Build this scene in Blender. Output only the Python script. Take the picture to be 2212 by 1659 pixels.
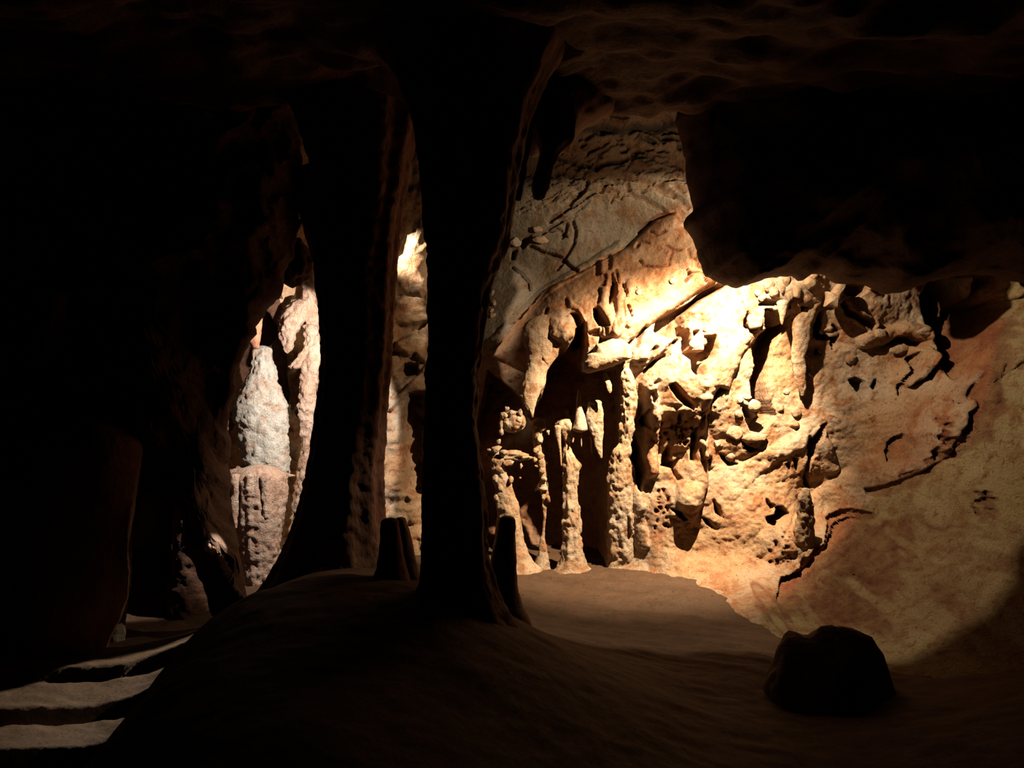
import bpy, math, random
import numpy as np
from mathutils import Vector

for o in list(bpy.data.objects):
    bpy.data.objects.remove(o)
sc = bpy.context.scene
col = sc.collection

# ------------------------------------------------------------------ camera
FPX, CX, CY, EYE = 1750.0, 1106.0, 829.5, 1.6
cd = bpy.data.cameras.new('camera')
cd.sensor_fit = 'HORIZONTAL'
cd.sensor_width = 36.0
cd.lens = 36.0 * FPX / 2212.0
cd.clip_start = 0.02
cam = bpy.data.objects.new('camera', cd)
cam.location = (0, 0, EYE)
cam.rotation_euler = (math.pi / 2, 0, 0)
col.objects.link(cam)
sc.camera = cam

# ------------------------------------------------------------------ world: no daylight down here
w = bpy.data.worlds.new('cave_dark')
w.use_nodes = True
w.node_tree.nodes['Background'].inputs[0].default_value = (0, 0, 0, 1)
w.node_tree.nodes['Background'].inputs[1].default_value = 0.0
sc.world = w

# ------------------------------------------------------------------ lamps
def at(px, py, Y):
    return Vector(((px - CX) / FPX * Y, Y, EYE - (py - CY) / FPX * Y))

def spot(name, loc, target, power, colour, size, blend, radius):
    d = bpy.data.lights.new(name, 'SPOT')
    d.energy = power
    d.color = colour
    d.spot_size = math.radians(size)
    d.spot_blend = blend
    d.shadow_soft_size = radius
    o = bpy.data.objects.new(name, d)
    o.location = loc
    o.rotation_euler = (Vector(target) - Vector(loc)).to_track_quat('-Z', 'Y').to_euler()
    col.objects.link(o)
    return o

LAMP1 = at(1600, 445, 5.5)
spot('warm_show_lamp', LAMP1, LAMP1 + Vector((0.1, 0.75, -1.0)), 175, (1.0, 0.80, 0.55), 162, 0.15, 0.015)
spot('added_key_beam', LAMP1, at(1465, 835, 6.5), 1550, (1.0, 0.80, 0.55), 84, 0.75, 0.015)  # second beam added at the same lamp, brightens the wall centre
spot('added_roof_wash', LAMP1, LAMP1 + Vector((-0.6, 0.75, 0.75)), 9, (1.0, 0.80, 0.57), 110, 0.8, 0.015)  # weak up-light added to brighten the slab outside the main cone
LAMP2 = at(770, 705, 5.5)
spot('pale_show_lamp', LAMP2, at(575, 870, 6.4), 330, (1.0, 0.93, 0.85), 88, 0.1, 0.02)
spot('added_crag_spot', at(800, 470, 6.0), at(895, 560, 6.5), 170, (1.0, 0.86, 0.68), 46, 0.7, 0.02)  # separate spot added only to light the crag
LAMP3 = at(690, 1050, 5.6)
spot('path_lamp', LAMP3, at(120, 1500, 4.2), 300, (1.0, 0.94, 0.76), 28, 0.25, 0.012)

# ------------------------------------------------------------------ exposure
sc.view_settings.view_transform = 'Standard'
sc.view_settings.look = 'None'
sc.view_settings.exposure = 0.0
sc.view_settings.gamma = 1.0
sc.view_settings.use_curve_mapping = False
sc.cycles.max_bounces = 5
sc.cycles.diffuse_bounces = 1
sc.cycles.sample_clamp_indirect = 4.0

# ------------------------------------------------------------------ numeric helpers
rng = np.random.default_rng(7)

def _hash(ix, iy, iz, s):
    h = (ix.astype(np.int64) * 374761393 + iy.astype(np.int64) * 668265263
         + iz.astype(np.int64) * 2147483647 + s * 974711) & 0xFFFFFFFF
    h = ((h ^ (h >> 13)) * 1274126177) & 0xFFFFFFFF
    h = h ^ (h >> 16)
    return (h & 0xFFFF).astype(np.float32) / 32767.5 - 1.0

def vnoise(p, s=0):
    f = np.floor(p).astype(np.int64)
    t = (p - f).astype(np.float32)
    u = t * t * t * (t * (t * 6 - 15) + 10)
    out = 0
    for dx in (0, 1):
        wx = u[:, 0] if dx else 1 - u[:, 0]
        for dy in (0, 1):
            wy = u[:, 1] if dy else 1 - u[:, 1]
            for dz in (0, 1):
                wz = u[:, 2] if dz else 1 - u[:, 2]
                out = out + wx * wy * wz * _hash(f[:, 0] + dx, f[:, 1] + dy, f[:, 2] + dz, s)
    return out

def fbm(p, octv=4, s=0, gain=0.5):
    a, o, n = 1.0, 0.0, 0.0
    q = np.asarray(p, dtype=np.float64)
    for k in range(octv):
        o = o + a * vnoise(q, s + k * 17)
        n += a
        a *= gain
        q = q * 2.03 + 3.7
    return o / n

def billow(p, octv=3, s=0):
    a, o, n = 1.0, 0.0, 0.0
    q = np.asarray(p, dtype=np.float64)
    for k in range(octv):
        o = o + a * (1 - 2 * np.abs(vnoise(q, s + k * 17)))
        n += a
        a *= 0.5
        q = q * 2.03 + 1.3
    return o / n

class TPS:
    def __init__(self, xy, v, reg=0.02):
        xy = np.array(xy, float); v = np.array(v, float)
        n = len(xy)
        K = self.k(xy, xy) + reg * np.eye(n)
        P = np.hstack([np.ones((n, 1)), xy])
        A = np.zeros((n + 3, n + 3))
        A[:n, :n] = K; A[:n, n:] = P; A[n:, :n] = P.T
        self.c = np.linalg.solve(A, np.concatenate([v, np.zeros(3)]))
        self.xy = xy
    @staticmethod
    def k(a, b):
        d2 = ((a[:, None, :] - b[None, :, :]) ** 2).sum(-1)
        return 0.5 * d2 * np.log(d2 + 1e-9)
    def __call__(self, q):
        q = np.asarray(q, float)
        out = np.empty(len(q))
        for i in range(0, len(q), 40000):
            b = q[i:i + 40000]
            out[i:i + 40000] = self.k(b, self.xy) @ self.c[:-3] + self.c[-3] + b @ self.c[-2:]
        return out

def seg_dist(P, poly, closed):
    """distance of points to a polyline, the parameter of the nearest spot, inside flag"""
    n = len(poly)
    best = np.full(len(P), 1e9); par = np.zeros(len(P)); ins = np.zeros(len(P), bool)
    m = n if closed else n - 1
    for i in range(m):
        a = poly[i]; b = poly[(i + 1) % n]
        ab = b - a
        t = np.clip(((P - a) @ ab) / (ab @ ab + 1e-12), 0, 1)
        d = np.hypot(P[:, 0] - a[0] - t * ab[0], P[:, 1] - a[1] - t * ab[1])
        k = d < best
        best[k] = d[k]; par[k] = (i + t[k]) / max(m, 1)
        if closed:
            c = ((a[1] > P[:, 1]) != (b[1] > P[:, 1]))
            with np.errstate(divide='ignore', invalid='ignore'):
                xi = (b[0] - a[0]) * (P[:, 1] - a[1]) / (b[1] - a[1] + 1e-15) + a[0]
            ins ^= c & (P[:, 0] < xi)
    return best, par, ins

def sstep(x):
    x = np.clip(x, 0, 1)
    return x * x * (3 - 2 * x)

# pixel frames in which the photograph was measured: origin x, origin y, magnification
FR = {'P': (0, 0, 1.0), 'A': (1000, 150, 3.017), 'B': (1000, 600, 4.148), 'C': (1400, 560, 4.148),
      'D': (1750, 560, 3.77), 'E': (1000, 900, 4.148), 'G': (1400, 900, 4.148), 'H': (1600, 950, 3.319),
      'I': (440, 560, 2.243), 'J': (640, 420, 1.928), 'K': (0, 500, 3.318), 'L': (0, 1000, 2.518)}
def fp(fr, x, y):
    ox, oy, m = FR[fr]
    return ox + x / m, oy + y / m

# ------------------------------------------------------------------ object helpers
def tag(o, label=None, cat=None, group=None, kind=None):
    if label: o['label'] = label
    if cat: o['category'] = cat
    if group: o['group'] = group
    if kind: o['kind'] = kind
    return o

def mesh_obj(name, V, F, mat, parent=None, smooth=True, attrs=None, origin=None):
    V = np.asarray(V, np.float32)
    c = V.mean(0) if origin is None else np.asarray(origin, np.float32)
    if origin is None:
        c = c.copy(); c[2] = V[:, 2].min()
    me = bpy.data.meshes.new(name)
    F = np.asarray(F, np.int32)
    nv, nf, k = len(V), len(F), F.shape[1]
    me.vertices.add(nv)
    me.vertices.foreach_set('co', (V - c).ravel())
    me.loops.add(nf * k)
    me.loops.foreach_set('vertex_index', F.ravel())
    me.polygons.add(nf)
    me.polygons.foreach_set('loop_start', np.arange(0, nf * k, k, dtype=np.int32))
    me.polygons.foreach_set('use_smooth', np.full(nf, smooth))
    me.update(calc_edges=True)
    if attrs:
        for an, av in attrs.items():
            a = me.attributes.new(an, 'FLOAT', 'POINT')
            a.data.foreach_set('value', np.asarray(av, np.float32))
    me.materials.append(mat)
    o = bpy.data.objects.new(name, me)
    col.objects.link(o)
    o.location = Vector(c.tolist())
    if parent is not None:
        o.parent = parent
        o.location = Vector(c.tolist()) - parent.location
    return o

def grid_faces(nu, nv):
    i = np.arange(nu * nv).reshape(nv, nu)
    return np.stack([i[:-1, :-1], i[:-1, 1:], i[1:, 1:], i[1:, :-1]], -1).reshape(-1, 4)

# ------------------------------------------------------------------ materials
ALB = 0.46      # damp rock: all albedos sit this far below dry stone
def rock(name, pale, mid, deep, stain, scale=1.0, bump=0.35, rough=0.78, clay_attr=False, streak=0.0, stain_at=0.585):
    pale, mid, deep, stain = [tuple(v * ALB for v in c) for c in (pale, mid, deep, stain)]
    m = bpy.data.materials.new(name)
    m.use_nodes = True
    nt = m.node_tree; N = nt.nodes; L = nt.links
    b = N['Principled BSDF']
    b.inputs['Roughness'].default_value = rough
    b.inputs['Specular IOR Level'].default_value = 0.25
    geo = N.new('ShaderNodeNewGeometry')
    mp = N.new('ShaderNodeMapping')
    mp.inputs['Scale'].default_value = (scale, scale, scale * (0.35 if streak else 1.0))
    L.new(geo.outputs['Position'], mp.inputs[0])
    def noise(s, d, r, dist=0.0):
        n = N.new('ShaderNodeTexNoise'); n.inputs['Scale'].default_value = s
        n.inputs['Detail'].default_value = d; n.inputs['Roughness'].default_value = r
        n.inputs['Distortion'].default_value = dist
        L.new(mp.outputs[0], n.inputs['Vector']); return n.outputs['Fac']
    def ramp(src, stops):
        r = N.new('ShaderNodeValToRGB'); e = r.color_ramp.elements
        e[0].position, e[0].color = stops[0][0], (*stops[0][1], 1)
        e[1].position, e[1].color = stops[-1][0], (*stops[-1][1], 1)
        for p, c in stops[1:-1]:
            k = e.new(p); k.color = (*c, 1)
        L.new(src, r.inputs[0]); return r.outputs[0]
    def mix(fac, a, bb, mode='MIX'):
        x = N.new('ShaderNodeMix'); x.data_type = 'RGBA'; x.blend_type = mode
        if isinstance(fac, float): x.inputs[0].default_value = fac
        else: L.new(fac, x.inputs[0])
        for v, k in ((a, 6), (bb, 7)):
            if isinstance(v, tuple): x.inputs[k].default_value = (*v, 1)
            else: L.new(v, x.inputs[k])
        return x.outputs[2]
    c = ramp(noise(1.7, 6, 0.62, 0.4), [(0.40, mid), (0.54, tuple((p + q) / 2 for p, q in zip(pale, mid))), (0.66, pale)])
    c = mix(ramp(noise(5.5, 7, 0.68, 0.3), [(0.49, (0, 0, 0)), (0.62, (1, 1, 1))]), c, deep)
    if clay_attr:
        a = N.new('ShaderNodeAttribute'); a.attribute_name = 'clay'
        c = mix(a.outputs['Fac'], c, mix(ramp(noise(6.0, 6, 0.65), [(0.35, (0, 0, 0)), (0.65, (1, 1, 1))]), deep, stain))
    st = ramp(noise(11.0, 8, 0.72, 0.6), [(stain_at, (0, 0, 0)), (stain_at + 0.09, (1, 1, 1))])
    c = mix(st, c, stain)
    g = ramp(noise(60.0, 5, 0.7), [(0.3, (0.72, 0.7, 0.68)), (0.7, (1.12, 1.12, 1.12))])
    c = mix(1.0, c, g, 'MULTIPLY')
    por = ramp(noise(38.0, 4, 0.6, 0.5), [(0.60, (1, 1, 1)), (0.69, (0.45, 0.36, 0.30))])
    c = mix(1.0, c, por, 'MULTIPLY')
    L.new(c, b.inputs['Base Color'])
    # relief: fine pores, grains and a crust
    h = N.new('ShaderNodeMath'); h.operation = 'ADD'
    L.new(noise(22.0, 8, 0.7, 0.2), h.inputs[0])
    v = N.new('ShaderNodeTexVoronoi'); v.feature = 'F1'; v.inputs['Scale'].default_value = 34.0
    L.new(mp.outputs[0], v.inputs['Vector'])
    vm = N.new('ShaderNodeMath'); vm.operation = 'MULTIPLY'; vm.inputs[1].default_value = 0.25
    L.new(v.outputs['Distance'], vm.inputs[0]); L.new(vm.outputs[0], h.inputs[1])
    bp = N.new('ShaderNodeBump'); bp.inputs['Strength'].default_value = bump; bp.inputs['Distance'].default_value = 0.045
    L.new(h.outputs[0], bp.inputs['Height']); L.new(bp.outputs[0], b.inputs['Normal'])
    return m

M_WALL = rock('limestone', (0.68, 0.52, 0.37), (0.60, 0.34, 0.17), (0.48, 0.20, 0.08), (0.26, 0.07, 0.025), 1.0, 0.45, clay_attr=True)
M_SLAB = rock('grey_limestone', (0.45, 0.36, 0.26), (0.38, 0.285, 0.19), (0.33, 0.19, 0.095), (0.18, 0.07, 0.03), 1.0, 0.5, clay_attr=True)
M_DRAPE = rock('orange_flowstone', (0.62, 0.42, 0.27), (0.56, 0.28, 0.13), (0.48, 0.19, 0.07), (0.27, 0.07, 0.025), 1.2, 0.35, clay_attr=True)
M_SLOPE = rock('tan_flowstone', (0.53, 0.40, 0.205), (0.46, 0.325, 0.15), (0.36, 0.19, 0.075), (0.18, 0.05, 0.02), 1.6, 0.5, clay_attr=True)
M_STAL = rock('cream_calcite', (0.72, 0.56, 0.41), (0.64, 0.41, 0.23), (0.50, 0.24, 0.11), (0.30, 0.10, 0.04), 1.6, 0.4)
M_WHITE = rock('white_calcite', (0.74, 0.70, 0.62), (0.66, 0.58, 0.48), (0.58, 0.40, 0.29), (0.34, 0.20, 0.13), 1.8, 0.6)
M_PINK = rock('pink_calcite', (0.76, 0.56, 0.43), (0.68, 0.43, 0.30), (0.58, 0.32, 0.21), (0.28, 0.11, 0.07), 2.2, 0.6)
M_RED = rock('red_column_rock', (0.40, 0.19, 0.10), (0.30, 0.12, 0.06), (0.24, 0.08, 0.04), (0.10, 0.03, 0.02), 1.3, 0.4, streak=1.0)
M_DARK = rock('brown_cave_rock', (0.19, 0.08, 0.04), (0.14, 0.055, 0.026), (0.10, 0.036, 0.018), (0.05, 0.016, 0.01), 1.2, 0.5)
M_FLOOR = rock('clay_floor', (0.165, 0.09, 0.046), (0.145, 0.07, 0.033), (0.115, 0.06, 0.024), (0.07, 0.028, 0.013), 0.9, 0.3, clay_attr=True, stain_at=0.68)

# ------------------------------------------------------------------ generic rock builders
def resample(a, n):
    t = np.linspace(0, 1, len(a)); q = np.linspace(0, 1, n)
    return np.interp(q, t, a)

def loft(name, fr, secs, Y, mat, depth=0.9, amp=0.10, fine=0.006, flute=0.0, nfl=7, seed=0, seg=44, step=0.012,
         parent=None, label=None, cat=None, group=None, smooth_k=5, kind=None):
    """a column, stalactite or stalagmite: measured widths down its height, round in plan"""
    Y0, Y1 = (Y, Y) if not isinstance(Y, tuple) else Y
    secs = sorted(secs)
    if name in ('cave_column', 'stalagmite') and fr in 'EB':      # bed the spreading foot in the ground
        yy, xl, xr = secs[-1]; e = 0.16 * (xr - xl)
        secs = secs + [(yy + 60, xl - e, xr + e), (yy + 130, xl - 2.2 * e, xr + 2.2 * e)]
    pp = [(fp(fr, xl, yy), fp(fr, xr, yy)) for yy, xl, xr in secs]
    py = np.array([p[0][1] for p in pp]); xl = np.array([p[0][0] for p in pp]); xr = np.array([p[1][0] for p in pp])
    t = (py - py[0]) / (py[-1] - py[0])
    Ys = Y0 + (Y1 - Y0) * t
    z = EYE - (py - CY) / FPX * Ys
    xc = ((xl + xr) / 2 - CX) / FPX * Ys
    r = np.maximum((xr - xl) / 2 / FPX * Ys, 0.002)
    H = z[0] - z[-1]
    n = max(8, int(H / step))
    tt = np.linspace(0, 1, n)
    tz = (z[0] - z) / H
    zi = z[0] - tt * H
    xi = np.interp(tt, tz, xc); ri = np.interp(tt, tz, r); yi = np.interp(tt, tz, Ys)
    if smooth_k > 1 and n > 3 * smooth_k:
        ker = np.ones(smooth_k) / smooth_k
        pad = smooth_k // 2
        for arr in (xi, ri):
            arr[:] = np.convolve(np.pad(arr, pad, mode='edge'), ker, 'valid')[:n]
    # rounded ends
    cap = np.array([0.0, 0.35, 0.7, 0.92]); 
    zt = z[0] + ri[0] * 0.5 * np.array([1.0, 0.9, 0.65, 0.3]); zb = z[-1] - ri[-1] * 0.5 * np.array([0.3, 0.65, 0.9, 1.0])
    zi = np.concatenate([zt, zi, zb]); xi = np.concatenate([[xi[0]] * 4, xi, [xi[-1]] * 4]); yi = np.concatenate([[yi[0]] * 4, yi, [yi[-1]] * 4])
    ri = np.concatenate([ri[0] * np.array([0.02, 0.4, 0.72, 0.92]), ri, ri[-1] * np.array([0.92, 0.72, 0.4, 0.02])])
    m = len(zi)
    th = np.linspace(0, 2 * np.pi, seg, endpoint=False)
    TH, RI = np.meshgrid(th, ri)
    ZI = np.repeat(zi[:, None], seg, 1); XI = np.repeat(xi[:, None], seg, 1); YI = np.repeat(yi[:, None], seg, 1)
    rm = max(ri.mean(), 0.01)
    q = np.stack([np.cos(TH) * 1.6 + seed * 3.1, np.sin(TH) * 1.6, ZI / (rm * 2.2)], -1).reshape(-1, 3)
    d = amp * fbm(q, 4, seed).reshape(m, seg)
    if flute:
        ph = 0.8 * fbm(np.stack([ZI / (rm * 5) + seed, TH * 0, TH * 0], -1).reshape(-1, 3), 2, seed + 5).reshape(m, seg)
        d = d + flute * np.cos(TH * nfl + ph * 3)
    R = RI * (1 + d)
    V = np.stack([XI + R * np.cos(TH), YI + R * np.sin(TH) * depth, ZI], -1).reshape(-1, 3)
    nrm = np.stack([np.cos(TH), np.sin(TH), 0 * TH], -1).reshape(-1, 3)
    fd = fine * fbm(V * 26, 3, seed + 9) * np.minimum(1, (RI.ravel() / 0.02))
    V = V + nrm * fd[:, None]
    i = np.arange(m * seg).reshape(m, seg); j = np.roll(i, -1, 1)
    F = np.stack([i[:-1], i[1:], j[1:], j[:-1]], -1).reshape(-1, 4)
    o = mesh_obj(name, V, F, mat, parent)
    if label: tag(o, label, cat, group, kind)
    return o

_ico = {}
def ico(sub):
    if sub not in _ico:
        import bmesh
        bm = bmesh.new(); bmesh.ops.create_icosphere(bm, subdivisions=sub, radius=1.0)
        bm.verts.ensure_lookup_table()
        _ico[sub] = (np.array([v.co[:] for v in bm.verts]), np.array([[v.index for v in f.verts] for f in bm.faces]))
        bm.free()
    return _ico[sub]

def lump(name, fr, x, y, rx, ry, Y, mat, depth=0.8, amp=0.22, freq=1.4, sub=3, seed=0, rot=0.0, parent=None, label=None, cat=None, group=None, box=0.0):
    """a boulder, stone or nodule: an uneven rounded body"""
    px, py = fp(fr, x, y); m = FR[fr][2]
    c = np.array(at(px, py, Y)); k = Y / FPX / m
    V, F = ico(sub)
    U = V.copy()
    if box:
        U = np.sign(U) * np.abs(U) ** (1 - box)
        U = U / np.maximum(1e-6, np.abs(U).max())
    d = 1 + amp * fbm(V * freq + seed * 5.3, 4, seed) + 0.25 * amp * fbm(V * 3.6 + seed, 3, seed + 3)
    U = U * d[:, None]
    if name in ('stone', 'boulder', 'nodule'):                     # broken faces
        g = np.random.default_rng(seed + 11)
        for _ in range(7):
            n = g.normal(size=3); n /= np.linalg.norm(n)
            U = U - np.maximum(0, U @ n - g.uniform(0.55, 0.85))[:, None] * n * 0.9
    rz = (rx + ry) / 2 * depth
    S = np.stack([U[:, 0] * rx * k, U[:, 1] * rz * k, U[:, 2] * ry * k], -1)
    ca, sa = math.cos(rot), math.sin(rot)
    S = np.stack([S[:, 0] * ca - S[:, 2] * sa, S[:, 1], S[:, 0] * sa + S[:, 2] * ca], -1)
    o = mesh_obj(name, S + c, F, mat, parent)
    if label: tag(o, label, cat, group)
    return o

def pillow(name, fr, pts, Y, mat, thick=0.3, centre=None, seed=0, rings=26, nb=220, wob=0.012, amp=0.05, back=1.0, parent=None, label=None, cat=None, group=None, lean=0.0):
    """a hanging or jutting rock body: outline in its own upright plane, swelling front and back"""
    P = np.array([fp(fr, *p) for p in pts], float)
    Q = np.stack([(P[:, 0] - CX) / FPX * Y, EYE - (P[:, 1] - CY) / FPX * Y], -1)
    c = Q.mean(0) if centre is None else np.array([(fp(fr, *centre)[0] - CX) / FPX * Y, EYE - (fp(fr, *centre)[1] - CY) / FPX * Y])
    cl = np.vstack([Q, Q[:1]])
    L = np.concatenate([[0], np.cumsum(np.hypot(*np.diff(cl, axis=0).T))])
    t = np.linspace(0, L[-1], nb, endpoint=False)
    B = np.stack([np.interp(t, L, cl[:, 0]), np.interp(t, L, cl[:, 1])], -1)
    B = B + wob * np.stack([fbm(np.stack([B[:, 0] * 14, B[:, 1] * 14, 0 * t + seed], -1), 3, seed + k) for k in (0, 50)], -1)
    s = np.sin(np.linspace(0, 1, rings) * np.pi / 2)
    s[0] = 0.001
    front = c + s[:, None, None] * (B - c)[None]
    prof = np.sqrt(np.maximum(0, 1 - s ** 2))
    shape = front.shape[:2]
    def side(sign, T):
        y = Y + sign * T * np.repeat(prof[:, None], nb, 1) + lean * (front[..., 1] - c[1])
        V = np.stack([front[..., 0], y, front[..., 1]], -1).reshape(-1, 3)
        return V
    Vf = side(-1, thick); Vb = side(1, thick * back)
    nse = amp * fbm(Vf * 3.1 + seed, 5, seed)
    wgt = np.repeat(prof[:, None], nb, 1).ravel()
    Vf[:, 1] += nse * np.minimum(1, wgt * 2)
    Vb = Vb.reshape(*shape, 3)[:-1].reshape(-1, 3)
    V = np.vstack([Vf, Vb])
    i = np.arange(rings * nb).reshape(rings, nb); j = np.roll(i, -1, 1)
    F1 = np.stack([i[:-1], j[:-1], j[1:], i[1:]], -1).reshape(-1, 4)
    k = np.arange((rings - 1) * nb).reshape(rings - 1, nb) + rings * nb
    k = np.vstack([k, i[-1:]]); l = np.roll(k, -1, 1)
    F2 = np.stack([k[:-1], k[1:], l[1:], l[:-1]], -1).reshape(-1, 4)
    o = mesh_obj(name, V, np.vstack([F1, F2]), mat, parent)
    if label: tag(o, label, cat, group)
    return o

# ================================================================== the big cave surfaces
class Face:
    """an upright rock face: Y as a function of X and Z, carved by features"""
    def __init__(self, ctrl, x0, x1, z0, z1, res):
        W = [at(px, py, Y) for px, py, Y in ctrl]
        self.base = TPS([(v.x, v.z) for v in W], [v.y for v in W])
        self.nu = int((x1 - x0) / res) + 1; self.nv = int((z1 - z0) / res) + 1
        X, Z = np.meshgrid(np.linspace(x0, x1, self.nu), np.linspace(z0, z1, self.nv))
        self.P = np.stack([X.ravel(), Z.ravel()], -1)
        self.Y = self.base(self.P)
        self.clay = np.zeros(len(self.P))
        self.res = res
        self.wob = np.stack([fbm(np.stack([self.P[:, 0] * 9, self.P[:, 1] * 9, 0 * X.ravel() + k], -1), 4, 31 + k) for k in (0, 1)], -1)
    def world(self, fr, pts, off=0.0):
        out = []
        for x, y in pts:
            px, py = fp(fr, x, y)
            ys = np.linspace(4.0, 8.4, 160)
            g = self.base(np.stack([(px - CX) / FPX * ys, EYE - (py - CY) / FPX * ys], -1)) - off - ys
            hit = np.where(g < 0)[0]
            k = hit[0] if len(hit) and hit[0] > 0 else 90
            Y = ys[k - 1] + (ys[k] - ys[k - 1]) * np.clip(g[k - 1] / (g[k - 1] - g[k] + 1e-9), 0, 1)
            v = at(px, py, Y); out.append((v.x, v.z))
        return np.array(out)
    def _near(self, q, pad):
        lo = q.min(0) - pad; hi = q.max(0) + pad
        return np.where((self.P[:, 0] > lo[0]) & (self.P[:, 0] < hi[0]) & (self.P[:, 1] > lo[1]) & (self.P[:, 1] < hi[1]))[0]
    def poly(self, fr, pts, h, round_=0.0, soft=0.018, wob=0.012, clay=0.0):
        """h>0 juts out towards the room, h<0 is a hollow"""
        q = self.world(fr, pts, max(h, 0) * 0.8)
        k = self._near(q, 0.1 + round_)
        if len(k) == 0: return
        d, _, ins = seg_dist(self.P[k] + wob * self.wob[k], q, True)
        sd = np.where(ins, d, -d)
        if round_ > 0:
            u = np.clip(sd / round_, 0, 1)
            f = np.sqrt(np.maximum(0, 1 - (1 - u) ** 2))
        else:
            f = sstep((sd + soft * 0.5) / soft)
        self.Y[k] -= h * f
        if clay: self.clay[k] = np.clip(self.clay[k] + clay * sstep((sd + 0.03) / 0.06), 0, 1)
    def line(self, fr, pts, r, h, clay=0.0, wob=0.01, sharp=False):
        """ridge (h>0) or groove (h<0); r in metres, number or one per point"""
        q = self.world(fr, pts, max(h, 0))
        rr = np.full(len(pts), r) if np.isscalar(r) else np.array(r, float)
        k = self._near(q, rr.max() + 0.05)
        if len(k) == 0: return
        d, t, _ = seg_dist(self.P[k] + wob * self.wob[k], q, False)
        R = np.interp(t, np.linspace(0, 1, len(rr)), rr)
        u = np.clip(1 - (d / R) ** 2, 0, 1)
        self.Y[k] -= h * (u ** 0.5 if not sharp else u)
        if clay: self.clay[k] = np.clip(self.clay[k] + clay * (u > 0), 0, 1)
    def tint(self, fr, pts, amount, soft=0.08, wob=0.06):
        q = self.world(fr, pts)
        k = self._near(q, 0.2)
        if len(k) == 0: return
        d, _, ins = seg_dist(self.P[k] + wob * self.wob[k], q, True)
        sd = np.where(ins, d, -d)
        self.clay[k] = np.clip(self.clay[k] + amount * sstep((sd + soft) / (2 * soft)), 0, 1)
    def verts(self):
        return np.stack([self.P[:, 0], self.Y, self.P[:, 1]], -1)
    def split(self, parts):
        """parts: (name, material, px polygon or None), first match wins; returns objects. One skin, cut along the visible borders"""
        V = self.verts(); F = grid_faces(self.nu, self.nv)
        C = V[F].mean(1)
        px = CX + C[:, 0] / C[:, 1] * FPX; py = CY - (C[:, 2] - EYE) / C[:, 1] * FPX
        wf = self.wob[F].mean(1); px = px + 9 * wf[:, 0]; py = py + 9 * wf[:, 1]
        left = np.ones(len(F), bool); out = []
        for name, mat, poly in parts:
            if poly is None: sel = left.copy()
            else:
                _, _, ins = seg_dist(np.stack([px, py], -1), np.array(poly, float), True)
                sel = left & ins
            left &= ~sel
            idx = np.unique(F[sel]); mp = np.full(len(V), -1); mp[idx] = np.arange(len(idx))
            out.append(mesh_obj(name, V[idx], mp[F[sel]], mat, attrs={'clay': self.clay[idx]}))
        return out

# ---- rear face of the lit chamber
W1 = Face([
    (1020, 560, 7.8), (1100, 600, 7.55), (1250, 560, 7.3), (1400, 480, 7.0), (1300, 400, 6.95), (1180, 450, 7.2), (1490, 400, 6.55),
    (1350, 250, 6.3), (1460, 200, 6.1), (1200, 250, 6.5), (1300, 120, 5.9), (1600, 100, 5.7), (1000, 250, 6.9),
    (1040, 700, 7.5), (1030, 900, 7.4), (1000, 1100, 7.3), (1000, 1250, 7.1),
    (1150, 720, 7.05), (1340, 700, 6.75), (1440, 560, 6.92), (1500, 620, 6.72),
    (1500, 720, 6.50), (1600, 700, 6.42), (1540, 820, 6.28), (1470, 880, 6.40), (1700, 630, 6.2), (1760, 700, 6.35), (1620, 560, 6.35), (1700, 480, 6.3), (1800, 400, 6.1), (2000, 400, 5.9), (2200, 400, 5.6),
    (1150, 1000, 7.05), (1250, 1000, 6.98), (1200, 1200, 7.0), (1350, 1000, 6.72), (1350, 1180, 6.75),
    (1450, 900, 6.55), (1450, 1050, 6.52), (1450, 1150, 6.46), (1600, 1000, 6.42), (1600, 1150, 6.22), (1650, 1080, 6.3), (1700, 1180, 6.14), (1400, 1100, 6.52), (1400, 1190, 6.44), (1500, 1100, 6.42), (1750, 1000, 6.3), (1720, 850, 6.38), (1580, 880, 6.36),
    (1820, 900, 6.3), (1850, 750, 6.25), (1900, 650, 6.15), (2000, 800, 6.05), (2050, 700, 6.15), (2120, 660, 6.0), (1880, 1040, 6.1), (1800, 1120, 6.35),
    (1980, 980, 5.85), (2160, 720, 5.6), (2205, 900, 5.2), (2080, 1050, 5.4), (1880, 1180, 5.75), (1760, 1290, 5.75), (1990, 1250, 5.2), (2200, 1200, 4.85),
    (1730, 1360, 5.35), (1850, 1400, 4.95), (2000, 1420, 4.65), (2200, 1420, 4.4), (2200, 1560, 3.95), (2000, 1540, 4.15), (1830, 1500, 4.4),
    (1420, 1232, 6.4), (1550, 1235, 6.22), (1680, 1240, 6.08), (2400, 800, 5.0), (2400, 1200, 4.5)],
    -0.8, 3.8, -0.12, 4.2, 0.0092)

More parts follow.
